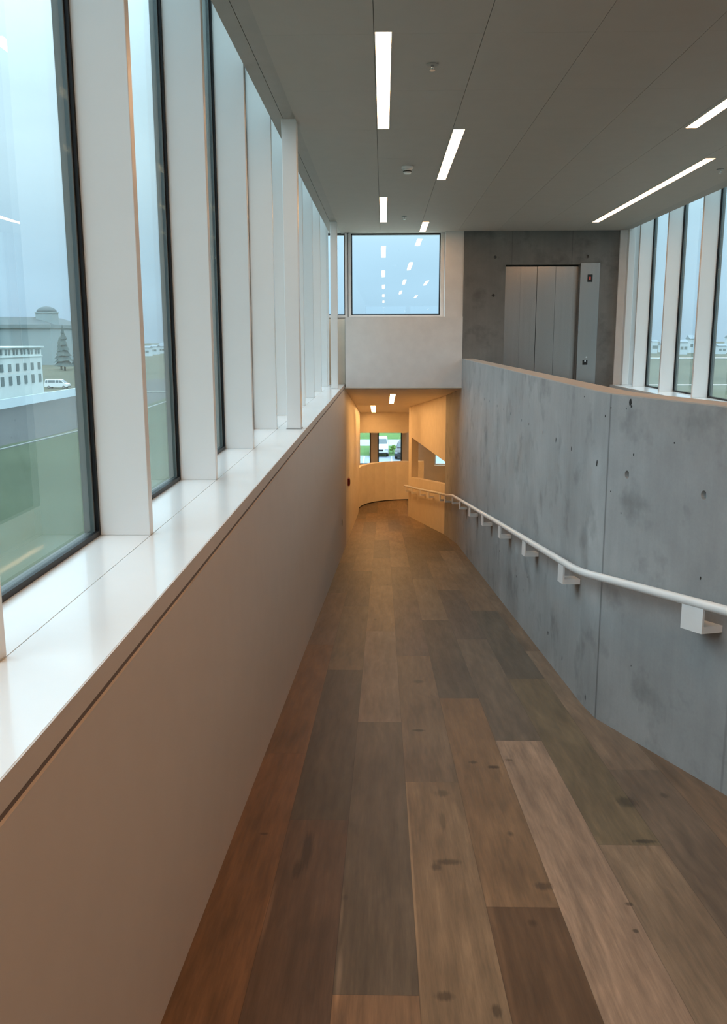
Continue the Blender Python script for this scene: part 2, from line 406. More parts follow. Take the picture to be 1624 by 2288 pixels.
# ------------------------------------------------------------------ left side: wall, sill, windows with fins
FY = [1.72 + 1.22 * k for k in range(-12, 10)] + [13.16]
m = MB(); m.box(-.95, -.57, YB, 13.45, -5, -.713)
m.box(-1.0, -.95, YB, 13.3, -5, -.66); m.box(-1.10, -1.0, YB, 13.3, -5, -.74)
struct(m.build('wall_left', 'panel_warm_dim'))
m = MB(); m.box(-.95, -.57, 13.45, 21.9, -5, .3); struct(m.build('wall_left_lower', 'warm_white'))
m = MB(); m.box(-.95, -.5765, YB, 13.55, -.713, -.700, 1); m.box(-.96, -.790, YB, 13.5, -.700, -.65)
m.box(-.787, -.578, YB, 13.5, -.700, -.65); m.box(-.5779, -.574, YB, 13.5, -.700, -.6505, 2)  # front strip of the white sill has its dimness painted in
o = m.build('trim_1', ['white_lacquer', 'gap_brown', 'panel_warm_dim']); struct(o)

def fin_window(n, y0, y1, side, proto=None):
    """bay between two fins: glazing, black gasket frame, outer cap and the fin at its far end"""
    s = side
    X = (lambda v: -v) if s < 0 else (lambda v: v + 2.69)
    r = empty('window_%d' % n, (X(.97), y0, -.65)); struct(r)
    def bx(m, xa, xb, ya, yb, za, zb, mi=0): a, b = sorted((X(xa), X(xb))); m.box(a, b, ya, yb, za, zb, mi)
    m = MB(); bx(m, .96, .972, y0 + .0, y0 + .012, -.65, 2.2); bx(m, .96, .972, y1 - .012, y1, -.65, 2.2)
    bx(m, .96, .972, y0 + .012, y1 - .012, -.65, -.632); bx(m, .96, .972, y0 + .012, y1 - .012, 2.17, 2.2)
    m.build('window_frame', 'black_gasket', r)
    m = MB(); bx(m, .9722, 1.008, y1 - .02, y1 + .065, -.65, 2.2); bx(m, .9722, 1.008, y0 + .02, y1 - .02, -.65, -.638); m.build('outer_cap', 'grey_aluminium', r)
    m = MB(); bx(m, .975, .987, y0 + .015, y1 - .0202, -.638, 2.19); m.build('glass_pane', 'window_glass', r)
    if y1 > 13 and side > 0: return r
    m = MB(); bx(m, .79, .96, y1, y1 + .045, -.65, 2.2); m.build('fin', 'fin_white', r, bevel=.002)
    return r
n = 1
for i, y in enumerate(FY[:-1]):
    fin_window(n, y + .045 if True else y, FY[i + 1], -1); n += 1
m = MB(); m.box(-.96, -.79, FY[0], FY[0] + .045, -.65, 2.2); struct(m.build('trim_2', 'fin_white'))
m = MB(); m.box(-1.05, -.96, YB, 13.6, 2.2, 2.5); m.box(-1.1, -.95, 13.2, 13.55, -.66, .36); m.box(-1.1, 3.9, YB, 13.6, 2.4, 2.6); struct(m.build('wall_left_upper', 'white_paint'))

# white columns standing on the sill
def column(x0, x1, y0, y1, z0, z1, label):
    r = empty('column', ((x0 + x1) / 2, y0, z0)); m = MB(); m.box(x0, x1, y0, y1, z0, z1); m.build('shaft', 'fin_white', r, bevel=.004)
    m = MB(); m.box(x0 - .004, x1 + .004, y0 - .004, y1 + .004, z0, z0 + .006); m.build('base_joint', 'grey_plastic', r)
    tag(r, label, 'column', 'white square columns between the window fins')
column(-.715, -.61, 6.60, 6.70, -.65, 1.53, 'slim white square column rising from the middle of the long window sill')
column(-.70, -.61, 12.1, 12.2, -.65, 1.53, 'slim white square column at far end of the long sill beside the end window')

# ------------------------------------------------------------------ right window wall above the upper floor
m = MB(); m.box(3.35, 3.9, YB, 13.6, -5, -.70); struct(m.build('wall_right', 'white_paint'))
m = MB(); m.box(3.30, 3.65, YB, 13.19, -.70, -.65); struct(m.build('trim_3', 'white_lacquer', bevel=.002))
for i, y in enumerate(FY[:-1]):
    if y < 5: continue
    fin_window(n, y - .02, FY[i + 1] - .065 if i < len(FY) - 2 else 13.12, 1); n += 1
m = MB(); m.box(3.50, 3.8, YB, 5.42, -.70, 2.2); m.box(3.345, 3.62, 13.17, 13.22, -.65, 2.2); struct(m.build('wall_right_block_and_return', 'white_paint'))  # unseen near stretch made solid to hold back window light; end panel is visible
m = MB(); m.box(3.65, 3.75, YB, 13.6, 2.2, 2.5); m.box(3.63, 3.8, 13.2, 13.55, -.70, 2.2); struct(m.build('wall_right_upper', 'white_paint'))
column(3.43, 3.52, 13.02, 13.12, -.65, 1.53, 'slim white square column beside the concrete wall at the end of the right windows')

# ------------------------------------------------------------------ ceiling
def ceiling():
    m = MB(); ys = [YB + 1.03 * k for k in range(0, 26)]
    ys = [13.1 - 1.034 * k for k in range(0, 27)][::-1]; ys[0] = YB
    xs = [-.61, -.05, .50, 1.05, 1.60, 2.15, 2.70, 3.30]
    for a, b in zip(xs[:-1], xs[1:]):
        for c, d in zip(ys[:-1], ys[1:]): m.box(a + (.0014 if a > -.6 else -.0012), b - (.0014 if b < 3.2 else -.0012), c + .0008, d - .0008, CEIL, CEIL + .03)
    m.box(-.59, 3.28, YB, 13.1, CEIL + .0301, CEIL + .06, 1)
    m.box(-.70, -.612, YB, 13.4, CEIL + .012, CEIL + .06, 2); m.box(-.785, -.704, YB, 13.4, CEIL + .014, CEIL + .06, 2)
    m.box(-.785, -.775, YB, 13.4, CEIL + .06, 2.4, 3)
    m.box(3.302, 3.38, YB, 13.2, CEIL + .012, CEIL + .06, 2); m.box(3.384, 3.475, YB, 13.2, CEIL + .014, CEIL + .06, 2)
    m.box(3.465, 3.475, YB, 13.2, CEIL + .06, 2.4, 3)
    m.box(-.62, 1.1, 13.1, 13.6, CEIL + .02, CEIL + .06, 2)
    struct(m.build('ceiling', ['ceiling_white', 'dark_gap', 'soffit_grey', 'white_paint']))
ceiling()

def ceiling_light(x, y0, nunits, label, zf=None, mat='lamp_light', w=.08, L=1.034, group='recessed strip lights in the hall ceiling', skew=0):
    zf = zf or (lambda x, y: CEIL); y1 = y0 + nunits * L
    r = empty('ceiling_light', (x, y0, zf(x, y0)))
    fr = MB()
    def q(xa, xb, ya, yb, ta, tb, m):
        vs = []
        for t in (ta, tb):
            for X, Y in ((xa, ya), (xb, ya), (xb, yb), (xa, yb)): vs.append((X + skew * (Y - y0), Y, zf(X, Y) + t))
        m.add(vs, [(0, 3, 2, 1), (4, 5, 6, 7), (0, 1, 5, 4), (1, 2, 6, 5), (2, 3, 7, 6), (3, 0, 4, 7)])
    q(x - .005, x, y0 - .005, y1 + .005, -.004, .02, fr); q(x + w, x + w + .005, y0 - .005, y1 + .005, -.004, .02, fr)
    q(x, x + w, y0 - .005, y0, -.004, .02, fr); q(x, x + w, y1, y1 + .005, -.004, .02, fr)
    fr.build('light_frame', 'white_paint', r)
    for k in range(nunits):
        d = MB(); q(x, x + w, y0 + k * L + .006, y0 + (k + 1) * L - .006, -.003, .01, d); d.build('diffuser', mat, r)
    tag(r, label, 'ceiling light', group); return r
ceiling_light(-.043, 4.786, 2, 'longest lit strip at the top of the picture, directly over the walkway')
ceiling_light(-.043, 10.0, 2, 'small lit ceiling strip right above the square end window')
ceiling_light(.508, 6.89, 2, 'slanting lit strip beyond the long one, beside the smoke detector')
ceiling_light(.508, 12.07, 1, 'shortest lit strip touching the top of the end window wall')
ceiling_light(2.72, 8.02, 4, 'long lit ceiling strip running along the right hand windows', L=1.043)
ceiling_light(2.18, 4.83, 2, 'lit ceiling strip cut off by the right edge of the picture')
HID = 'lit ceiling strip of the hall seen only mirrored in the end window'
for (x, y0, nu) in ((1.105, 1.3, 2), (-.043, -.4, 2), (.508, -3.5, 2), (-.043, -5.6, 2), (2.18, -1.0, 2), (1.105, -6.5, 2), (-.043, -10.8, 2), (.508, 1.8, 2), (2.72, -3.0, 2), (2.18, -9, 2)):
    ceiling_light(x, y0, nu, HID, group='ceiling strips behind the viewpoint')
ceiling_light(1.55, 19.2, 2, 'added unseen strip light over the stair behind the sloping white bulkhead', zf=lambda x, y: -1.95, mat='lamp_light_low', group='added fill lights over the landing')  # unseen lamp added to brighten the parapet front and far wall
ceiling_light(-1.9, 22.4, 1, 'added unseen strip light over the hidden left part of the landing', zf=lambda x, y: -2.27, mat='lamp_light_low', group='added fill lights over the landing')  # out-of-view lamp added to lift the parapet and window piers
ceiling_light(.115, 14.65, 3, 'first lit strip on the sloping ceiling past the low opening', zf=lowceil, mat='lamp_light_low', w=.085, L=1.0, group='strip lights on the sloping ceiling')
ceiling_light(-.262, 18.5, 3, 'slightly skewed lit strip farther down the sloping ceiling', zf=lowceil, mat='lamp_light_low', w=.095, L=1.08, skew=-.006, group='strip lights on the sloping ceiling')

def sprinkler(x, y, label):
    r = empty('sprinkler_head', (x, y, CEIL)); m = MB(); m.cyl((x, y, CEIL - .006), .033, .008, n=24); m.build('escutcheon', 'grey_plastic', r)
    m = MB(); m.cyl((x, y, CEIL - .03), .008, .03, n=12); m.cyl((x, y, CEIL - .034), .016, .004, n=16); m.build('nozzle', 'chrome', r)
    tag(r, label, 'sprinkler', 'ceiling sprinklers')
sprinkler(.269, 5.329, 'nearest chrome ceiling sprinkler, right of the long lit strip')
sprinkler(.256, 11.567, 'tiny far ceiling sprinkler between the two smallest lit strips')
sprinkler(3.03, 8.53, 'chrome ceiling sprinkler above the right hand windows')
r = empty('smoke_detector', (.209, 8.30, CEIL)); m = MB(); m.cyl((.209, 8.30, CEIL - .018), .052, .018, n=28); m.build('base_plate', 'rail_white', r, bevel=.002)
m = MB(); m.cyl((.209, 8.30, CEIL - .062), .030, .044, n=24, r2=.045); m.build('sensor_head', 'rail_white', r)
m = MB(); m.cyl((.209, 8.30, CEIL - .048), .0385, .008, n=24, r2=.040); m.build('vent_ring', 'black_plastic', r)
tag(r, 'small white round smoke detector on the ceiling between the lit strips', 'smoke detector')

# ------------------------------------------------------------------ end wall: lintel box, end window, concrete with lift
m = MB(); m.box(-.555, 1.148, 13.2, 13.6, -.69, .326); m.box(.885, 1.146, 13.22, 13.6, .326, 1.53); m.box(-1.1, -.555, 13.5, 13.7, -.66, .36)
struct(m.build('wall_end', 'white_paint'))
def endwin(n, x0, x1, z0, z1):
    r = empty('window_%d' % n, (x0, 13.5, z0)); struct(r)
    m = MB(); t = .05
    m.box(x0 - t, x1 + t, 13.45, 13.6, z0 - t * .7, z0 - .0); m.box(x0 - t, x0, 13.45, 13.6, z0, z1 + .01); m.box(x1, x1 + t, 13.45, 13.6, z0, z1 + .01); m.box(x0 - t, x1 + t, 13.45, 13.6, z1 + .01, z1 + .04)
    m.build('window_frame', 'white_paint', r)
    m = MB(); t = .014
    m.box(x0, x1, 13.52, 13.6, z0, z0 + t); m.box(x0, x1, 13.52, 13.6, z1 - t, z1 + .01); m.box(x0, x0 + t, 13.52, 13.6, z0 + t, z1 - t); m.box(x1 - t, x1, 13.52, 13.6, z0 + t, z1 - t)
    m.build('gasket', 'black_gasket', r)
    m = MB(); m.box(x0 + t - .002, x1 - t + .002, 13.57, 13.59, z0 + .01, z1); m.build('glass_pane', 'window_glass', r)
endwin(n, -.474, .832, .358, 1.515); n += 1
endwin(n, -1.0, -.565, .358, 1.515); n += 1

concrete('concrete_end', (.185, .18, .168), uvbased=True, seams=((1.83, .006, .75), (2.68, .006, .7)))
m = MB(); X0, X1, XD0, XD1, ZD = 1.147, 3.36, 1.745, 2.80, 1.045
pf = [(X0, -.60), (1.2, -.60), (1.2, -1.3), (XD0, -1.3), (XD0, ZD), (XD1, ZD), (XD1, -1.3), (X1, -1.3), (X1, 1.6), (X0, 1.6)]
k = len(pf); m.add([(x, 13.2, z) for x, z in pf] + [(x, 13.6, z) for x, z in pf], [tuple(range(k)), tuple(reversed(range(k, 2 * k)))] + [(i, (i + 1) % k, k + (i + 1) % k, k + i) for i in range(k)])
wc = m.build('wall_concrete_end', 'concrete_end', uvfn=lambda c, nn: (c.x + c.y - 13.2, c.z)); struct(wc)
m = MB(); m.box(X0, X1 + .3, 13.35, 13.6, 1.5, 2.6); struct(m.build('wall_end_upper', 'white_paint'))

def boolean_cut(o, cuts):
    bm_ = MB()
    for f in cuts: f(bm_)
    me = bpy.data.meshes.new('cut'); me.from_pydata([tuple(v + Vector((0, 0, ZS))) for v in bm_.v], [], bm_.f)
    bm = bmesh.new(); bm.from_mesh(me); bmesh.ops.remove_doubles(bm, verts=bm.verts, dist=1e-5); bmesh.ops.recalc_face_normals(bm, faces=bm.faces); bm.to_mesh(me); bm.free()
    c = bpy.data.objects.new('cut', me); C.objects.link(c)
    b = o.modifiers.new('tie_holes', 'BOOLEAN'); b.object = c; b.operation = 'DIFFERENCE'; b.solver = 'EXACT'
    dg = bpy.context.evaluated_depsgraph_get(); me2 = bpy.data.meshes.new_from_object(o.evaluated_get(dg)); o.modifiers.clear(); o.data = me2
    bpy.data.objects.remove(c)
boolean_cut(wc, [lambda m, x=x, z=z: m.cyl((x, 13.19, z), .022, .04, 'Y', 16) for x, z in ((1.59, 1.15), (1.575, .62), (2.90, 1.155))])

r = empty('lift', (2.27, 13.25, UF))
xs = [1.745, 1.972, 2.208, 2.474, 2.735]
for i, (a, b) in enumerate(zip(xs[:-1], xs[1:])):
    d = MB(); yy = 13.275 + (.012 if i in (1, 3) else 0); d.box(a + (.004 if i in (2, 3) else .0015), b - .0015, yy, yy + .03, UF, ZD - .02)
    d.build('door_panel' if i else 'jamb_panel', 'brushed_steel', r)
d = MB(); d.box(1.745, 2.80, 13.33, 13.4, UF, ZD); d.build('shaft_gap', 'dark_gap', r)
d = MB(); d.box(2.737, 2.80, 13.30, 13.32, UF, ZD - .02); d.build('door_post', 'brushed_steel', r)
d = MB(); d.box(2.803, 3.078, 13.165, 13.215, UF, 1.064); cp = d.build('control_panel', 'brushed_steel', r, bevel=.002)
d = MB(); d.box(2.905, 2.975, 13.158, 13.168, .80, .905); d.build('display', 'black_plastic', cp)
d = MB(); d.box(2.936, 2.944, 13.155, 13.16, .832, .872); d.build('display_digit', 'display_red', cp)
d = MB(); d.box(2.885, 2.955, 13.158, 13.168, -.365, -.295); bp = d.build('button_plate', 'black_plastic', cp)
d = MB(); d.cyl((2.92, 13.152, -.312), .012, .008, 'Y', 14); d.build('call_button', 'chrome', cp)
d = MB(); d.cyl((2.935, 13.155, -.255), .012, .012, 'Y', 14); d.build('key_switch', 'chrome', cp)
tag(r, 'brushed steel lift doors with a side panel and red floor display in the concrete wall', 'elevator')

# ------------------------------------------------------------------ guard wall of the ramp
seam_list = [(guard_s(4.62), .010, .55), (guard_s(5.63), .004, .88), (guard_s(8.81), .004, .8), (guard_s(6.65), .003, .92), (guard_s(3.57), .008, .75), (guard_s(11.2), .004, .85)]
concrete('concrete_guard', (.35, .36, .36), seams=seam_list)
GTOP = -.272
g = MB(); g.strip(GUARD[:7], .15, lambda x, y: floor_z(x, y) - .3, GTOP - .006)
def guard_uv(c, nn): return (guard_s(c.y), c.z)
gw = g.build('wall_ramp_guard', 'concrete_guard', uvfn=guard_uv); struct(gw)
g = MB(); g.strip(GUARD[6:], .15, -5, -.3); struct(g.build('wall_ramp_jamb', 'concrete_guard', uvfn=guard_uv))
boolean_cut(gw, [lambda m, x=x, y=y, z=z: m.cyl((x - .02, y, z), .020, .035, 'X', 16) for x, y, z in ((1.217, 4.432, -.664), (1.385, 3.825, -.663))])
PITS = [(8.09, -.66, .011), (7.448, -.658, .009), (7.065, -.657, .008), (6.432, -.657, .010), (5.944, -.658, .012), (5.447, -.656, .012), (4.806, -.658, .014), (9.754, -.658, .011), (10.239, -.668, .011),
        (10.797, -.667, .008), (9.069, -.659, .010), (8.008, -.477, .006), (4.698, -.394, .009), (5.157, -.323, .006), (4.437, -.306, .014), (4.425, -.325, .009), (4.057, -.463, .006), (4.382, -.558, .006), (4.613, -.345, .006),
        (4.468, -.867, .004), (4.576, -.774, .004), (7.346, -.793, .005), (8.583, -.656, .006), (11.225, -.666, .007), (5.965, -2.008, .012), (5.466, -2.009, .012), (4.819, -2.007, .012), (7.092, -2.023, .008), (7.476, -2.008, .009),
        (3.808, -1.029, .006), (3.713, -1.107, .003), (4.47, -.34, .005), (6.9, -1.86, .006), (9.3, -1.35, .005), (4.30, -1.62, .003), (8.6, -2.05, .008), (9.9, -2.05, .008)]
def wall_x(y):
    for (xa, ya), (xb, yb) in zip(GUARD[:-1], GUARD[1:]):
        if ya <= y <= yb: return xa + (xb - xa) * (y - ya) / (yb - ya), Vector((xb - xa, yb - ya)).normalized()
rp = random.Random(5); pit = MB()
for y, z, s in PITS:
    x, t = wall_x(y); nrm = Vector((-t.y, t.x, 0)); tt = Vector((t.x, t.y, 0)); c0 = Vector((x, y, z)) + nrm * .0006
    k = 9; elong = 1.9 if z < -.5 or s > .01 else 1.1; wsc = .55
    ring = [c0 + tt * (s * wsc * 1.6 * math.cos(6.283 * i / k) * rp.uniform(.7, 1.2)) + Vector((0, 0, s * elong * .7 * math.sin(6.283 * i / k) * rp.uniform(.7, 1.2))) for i in range(k)]
    ring2 = [v + nrm * .0006 for v in ring]
    pit.loft([[tuple(v) for v in ring], [tuple(v - nrm * .0016) for v in ring]], sm=False)
pit.build('air_holes', 'dark_gap', gw)['kind'] = 'stuff'
g = MB(); g.strip(GUARD[:6] + [(1.15, 12.0), (1.15, 13.2)], .155, GTOP - .006, GTOP); struct(g.build('trim_4', 'beige_coping'))

# ------------------------------------------------------------------ lower corridor beyond the opening
WALLA = [(1.056, 15.1), (.90, 16.4), (.60, 18.92), (.555, 19.25)]
g = MB(); g.strip(WALLA[:3], .14, -4.2, lambda x, y: max(floor_z(x, y), ramp(x, y)) + .875); struct(g.build('wall_lower_guard', 'warm_white'))
g = MB(); g.strip([(1.056, 15.1), (.605, 18.95)], .16, -2.045, lambda x, y: lowceil(x, y) + .4); g.box(.72, .88, 19.0, 22.3, -2.045, -1.2); struct(g.build('wall_bulkhead', 'warm_white'))
g = MB(); pl = [(-.57, 13.55), (1.3, 13.55), (1.25, 19), (1.25, 22.1), (-.57, 22.1)]
g.prism(pl, lowceil, lambda x, y: lowceil(x, y) + .15); g.box(-.57, .64, 22.1, 23.8, -2.27, -1.6); g.box(-3.0, -.57, 21.9, 23.8, -2.27, -1.6)
g.box(-.57, 1.3, 13.2, 13.6, -.70, -.689)
struct(g.build('ceiling_lower', 'warm_white'))
g = MB(); g.prism([(1.24, 15.0), (3.2, 15.0), (3.2, 23.8), (.80, 23.8), (.80, 18.9)], lambda x, y: -1.95, lambda x, y: -1.7); struct(g.build('ceiling_stair', 'warm_white'))
g = MB(); g.box(3.0, 3.2, 14.9, 23.8, -5, -1.6); g.box(1.2, 3.2, 14.9, 15.05, -5, -1.6); struct(g.build('wall_stair_right', 'warm_white'))
g = MB(); g.prism([(1.3, 15.05), (3.0, 15.05), (3.0, 23.5), (.9, 23.5), (.9, 19.3)], lambda x, y: -5.2, lambda x, y: -5.0); struct(g.build('floor_stair', 'warm_white'))
g = MB(); g.box(-3.2, -3.0, 21.7, 23.8, -5, -1.6); g.box(-3.0, -.95, 21.7, 21.9, -5, -1.6); struct(g.build('wall_landing_left', 'warm_white'))
g = MB(); g.prism([(.603, 18.94), (.75, 18.97), (.70, 19.42), (.565, 19.36), (.553, 19.25)], lambda x, y: -4.0, lambda x, y: lowceil(x, y) + .3); struct(g.build('wall_guard_pier', 'warm_white'))
# facade wall at the far end with window openings
g = MB(); YF = 23.5
g.box(-3.0, 3.0, YF, YF + .25, -2.32, -1.6); g.box(-3.0, 3.0, YF, YF + .25, -5.2, -3.28)
g.box(-.325, -.150, YF, YF + .25, -3.28, -2.32); g.box(.50, .66, YF, YF + .25, -3.28, -2.32); g.box(.66, 1.36, YF, YF + .25, -3.28, -2.32); g.box(2.4, 3.0, YF, YF + .25, -3.28, -2.32); g.box(-3.0, -1.5, YF, YF + .25, -3.28, -2.32)
struct(g.build('wall_far_end', 'warm_white'))
for (a, b) in ((-1.5, -.325), (-.150, .50), (1.36, 2.4)):
    r = empty('window_%d' % n, (a, YF + .1, -3.28)); struct(r); n += 1; t = .035
    g = MB(); g.box(a, a + t, YF + .1, YF + .2, -3.28, -2.32); g.box(b - t, b, YF + .1, YF + .2, -3.28, -2.32); g.box(a + t, b - t, YF + .1, YF + .2, -3.28, -3.245); g.box(a + t, b - t, YF + .1, YF + .2, -2.355, -2.32); g.build('window_frame', 'grey_aluminium' if a < 1 else 'rail_white', r)
    g = MB(); g.box(a + .02, b - .02, YF + .14, YF + .155, -3.26, -2.34); g.build('glass_pane', 'window_glass', r)
# curved parapet round the landing
arc = [(-.575, 20.30), (-.565, 20.65), (-.50, 20.93), (-.38, 21.19), (-.20, 21.42), (.05, 21.60), (.33, 21.71), (.62, 21.76), (1.0, 21.78)]
g = MB(); g.strip(arc, -.14, -3.88, -2.94); struct(g.build('wall_landing_parapet', 'warm_white'))
g = MB(); g.strip([(x + .004, y - .004) for x, y in arc], -.03, -3.91, -3.878); struct(g.build('shadow_line_landing', 'dark_gap'))  # dark strip standing in for the shadow line at the parapet foot
# back wall of the hall
g = MB(); pf = [(-1.1, -2), (3.9, -2), (3.9, 2.6), (-1.1, 2.6)]; g.box(-1.1, 3.9, YB - .2, YB, -2, .30); g.box(-1.1, 3.9, YB - .2, YB, 1.47, 2.6)
for a, b in ((-1.1, -.8), (1.0, 1.15), (2.9, 3.9)): g.box(a, b, YB - .2, YB, .30, 1.47)
struct(g.build('wall_back', 'white_paint'))
for a, b in ((-.8, 1.0), (1.15, 2.9)):
    r = empty('window_%d' % n, (a, YB - .1, .30)); struct(r); n += 1
    g = MB(); g.box(a, a + .03, YB - .15, YB - .08, .30, 1.47); g.box(b - .03, b, YB - .15, YB - .08, .30, 1.47); g.box(a + .03, b - .03, YB - .15, YB - .08, .30, .33); g.box(a + .03, b - .03, YB - .15, YB - .08, 1.44, 1.47); g.build('window_frame', 'black_gasket', r)
    g = MB(); g.box(a + .02, b - .02, YB - .12, YB - .105, .32, 1.45); g.build('glass_pane', 'window_glass', r)

# ------------------------------------------------------------------ handrail
RAIL = [(1.80, 1.95, -.872), (1.389, 3.488, -1.079), (1.108, 4.50, -1.208), (1.091, 4.575, -1.219), (1.073, 4.68, -1.233), (1.06, 4.85, -1.254), (1.06, 8.5, -1.712), (1.06, 13.4, -2.335), (1.03, 13.9, -2.42), (.985, 14.80, -2.552), (.955, 15.2, -2.603), (.72, 17.15, -2.865), (.47, 19.255, -3.133)]
r = empty('handrail', (RAIL[0][0], RAIL[0][1], RAIL[0][2]))
g = MB(); g.tube(RAIL, .021, 20); rl = g.build('rail', 'rail_white', r)
def rail_at(y):
    for a, b in zip(RAIL[:-1], RAIL[1:]):
        if a[1] <= y <= b[1]:
            t = (y - a[1]) / (b[1] - a[1]); A, B = Vector(a), Vector(b); return A.lerp(B, t), (B - A).normalized()
for y in (2.35, 3.69, 5.12, 6.50, 7.89, 9.28, 10.67, 12.06, 13.36, 14.30, 14.95, 16.16, 17.1, 18.16, 19.05):
    p, d = rail_at(y); h = Vector((d.x, d.y, 0)).normalized(); nrm = Vector((h.y, -h.x, 0)); off = .088 if y < 14 else .10
    hw = .075; g = MB()
    def q(a0, a1, n0, n1, z0, z1):
        vs = []
        for z in (z0, z1):
            for a, nn in ((a0, n0), (a1, n0), (a1, n1), (a0, n1)):
                c = p + h * a + nrm * nn; vs.append((c.x, c.y, p.z + z + d.z / max(.2, math.hypot(d.x, d.y)) * a))
        g.add(vs, [(0, 3, 2, 1), (4, 5, 6, 7), (0, 1, 5, 4), (1, 2, 6, 5), (2, 3, 7, 6), (3, 0, 4, 7)])
    q(-hw, hw, -.014, -.004, -.125, -.012); q(-hw, hw, -.004, off, -.125, -.095)
    g.build('bracket', 'rail_white', r)
tag(r, 'long white tubular handrail on square brackets along the concrete wall', 'handrail')

# ------------------------------------------------------------------ small fittings on the left wall
r = empty('fire_alarm_button', (-.57, 14.2, -2.25)); g = MB(); g.box(-.57, -.535, 14.14, 14.26, -2.31, -2.19); b_ = g.build('alarm_box', 'red_plastic', r, bevel=.008)
g = MB(); g.box(-.536, -.531, 14.165, 14.235, -2.28, -2.22); g.build('press_plate', 'black_plastic', b_)
tag(r, 'small dark red fire alarm button on the white wall just inside the low opening', 'fire alarm')
r = empty('wall_socket', (-.57, 12.05, -2.475)); g = MB(); g.box(-.57, -.56, 12.01, 12.09, -2.515, -2.435); s_ = g.build('face_plate', 'grey_plastic', r, bevel=.003)
g = MB(); g.cyl((-.5605, 12.05, -2.475), .02, .001, 'X', 16); g.build('socket_well', 'black_plastic', s_)
tag(r, 'small square socket plate low on the left wall before the opening', 'wall socket')

# ------------------------------------------------------------------ outdoors
GZ = -11.0
def sheet(name, pts, z, mat, th=.05):
    g = MB(); k = len(pts); g.add([(x, y, z) for x, y in pts] + [(x, y, z - th) for x, y in pts], [tuple(range(k)), tuple(reversed(range(k, 2 * k)))] + [(i, (i + 1) % k, k + (i + 1) % k, k + i) for i in range(k)])
    return struct(g.build(name, mat))
sheet('ground', [(-2500, -300), (2500, -300), (2500, 3500), (-2500, 3500)], GZ, 'moor')
sheet('lawn', [(-39.5, 0), (-12, 0), (-12, 200), (-44, 200), (-37.9, 109), (-40.5, 95)], GZ + .03, 'lawn')
sheet('road', [(-62, 40), (-43.5, 40), (-39.0, 108), (-42, 260), (-66, 260)], GZ + .02, 'asphalt')
sheet('kerb', [(-43.6, 40), (-42.0, 60), (-37.7, 109.4), (-41, 200), (-40.5, 200), (-37.3, 109.4), (-41.6, 60), (-43.2, 40)], GZ + .12, 'kerb_pale', .15)
sheet('lawn', [(-12, 60), (14, 60), (14, 135), (-12, 135)], GZ + .04, 'lawn_light')
sheet('road', [(-12, 93.4), (14, 93.4), (14, 99.4), (-12, 99.4)], GZ + .06, 'road_grey')
sheet('road', [(-12, 60), (14, 60), (14, 85), (-12, 85)], GZ + .07, 'wet_asphalt')
sheet('road_marking', [(-1.86, 79), (-1.74, 79), (-1.74, 84.5), (-1.86, 84.5)], GZ + .08, 'car_white', .004)
sheet('road_marking', [(.72, 79), (.84, 79), (.84, 84.5), (.72, 84.5)], GZ + .08, 'car_white', .004)
sheet('road', [(40, 517), (400, 517), (400, 530), (40, 530)], GZ + .3, 'wall_pale')
sheet('road', [(30, 217.6), (250, 217.6), (250, 221), (30, 221)], GZ + .1, 'wall_pale')
sheet('lawn', [(25, 60), (260, 60), (260, 195), (25, 195)], GZ + .05, 'olive')
sheet('lawn', [(-110, 191), (-45, 191), (-45, 193), (-110, 193)], GZ + .2, 'kerb_pale')
g = MB(); g.prism([(-62.7, 100), (-62.3, 100), (-62.1, 182), (-62.5, 182)], lambda x, y: GZ, lambda x, y: -9.45); 
struct(g.build('wall_retaining', 'wall_pale'))

# white three storey building
r = empty('office_building', (-64, 130, GZ))
g = MB(); g.box(-80, -63.6, 90, 167, GZ, -1.25); g.box(-80.3, -63.2, 89.6, 167.5, -1.25, -1.0); g.box(-80.1, -63.45, 89.9, 167.2, -2.85, -2.7); g.build('wall', 'plaster_white', r)
k = 0
for z0, z1, ww, gap in ((-2.35, -1.5, .75, .55), (-5.15, -3.9, 1.2, 0), (-7.5, -6.0, 1.2, 0)):
    y = 166.0
    while y > 132:
        for q in ((0, 1) if gap else (0,)):
            d = MB(); y1 = y - q * (ww + gap); d.box(-63.62, -63.5, y1 - ww, y1, z0, z1); pn = d.build('window', 'window_dark', r)
        y -= 3.3
tag(r, 'white three storey building with rows of small windows outside the nearest window', 'building')
# large grey hall with domed tower
r = empty('domed_hall', (-165, 420, GZ))
g = MB(); g.box(-235, -151.2, 410, 470, GZ, 5.6); g.build('main_wall', 'stone_grey', r)
g = MB(); g.box(-236, -150.6, 409, 471, 5.6, 7.2); g.build('cornice', 'stone_dark', r)
g = MB(); g.add([(-236, 411, 7.2), (-152, 411, 7.2), (-152, 460, 7.2), (-236, 460, 7.2), (-215, 420, 11.2), (-160, 420, 10.8), (-160, 450, 10.8), (-215, 450, 11.2)], [(0, 1, 5, 4), (1, 2, 6, 5), (2, 3, 7, 6), (3, 0, 4, 7), (4, 5, 6, 7), (3, 2, 1, 0)]); g.build('upper_roof', 'roof_grey', r)
g = MB(); g.cyl((-156.5, 421, GZ), 5.4, 23.5, n=8, sm=False); g.cyl((-156.5, 421, 12.4), 5.7, .5, n=8, sm=False); tw = g.build('tower', 'stone_grey', r)
g = MB(); rings = []
for i in range(6):
    a = i / 5 * math.pi / 2 * .97; rings.append([(-156.5 + 4.6 * math.cos(a) * math.cos(t * math.pi / 10), 421 + 4.6 * math.cos(a) * math.sin(t * math.pi / 10), 12.9 + 2.7 * math.sin(a)) for t in range(20)])
g.loft(rings); g.build('dome', 'roof_grey', tw)
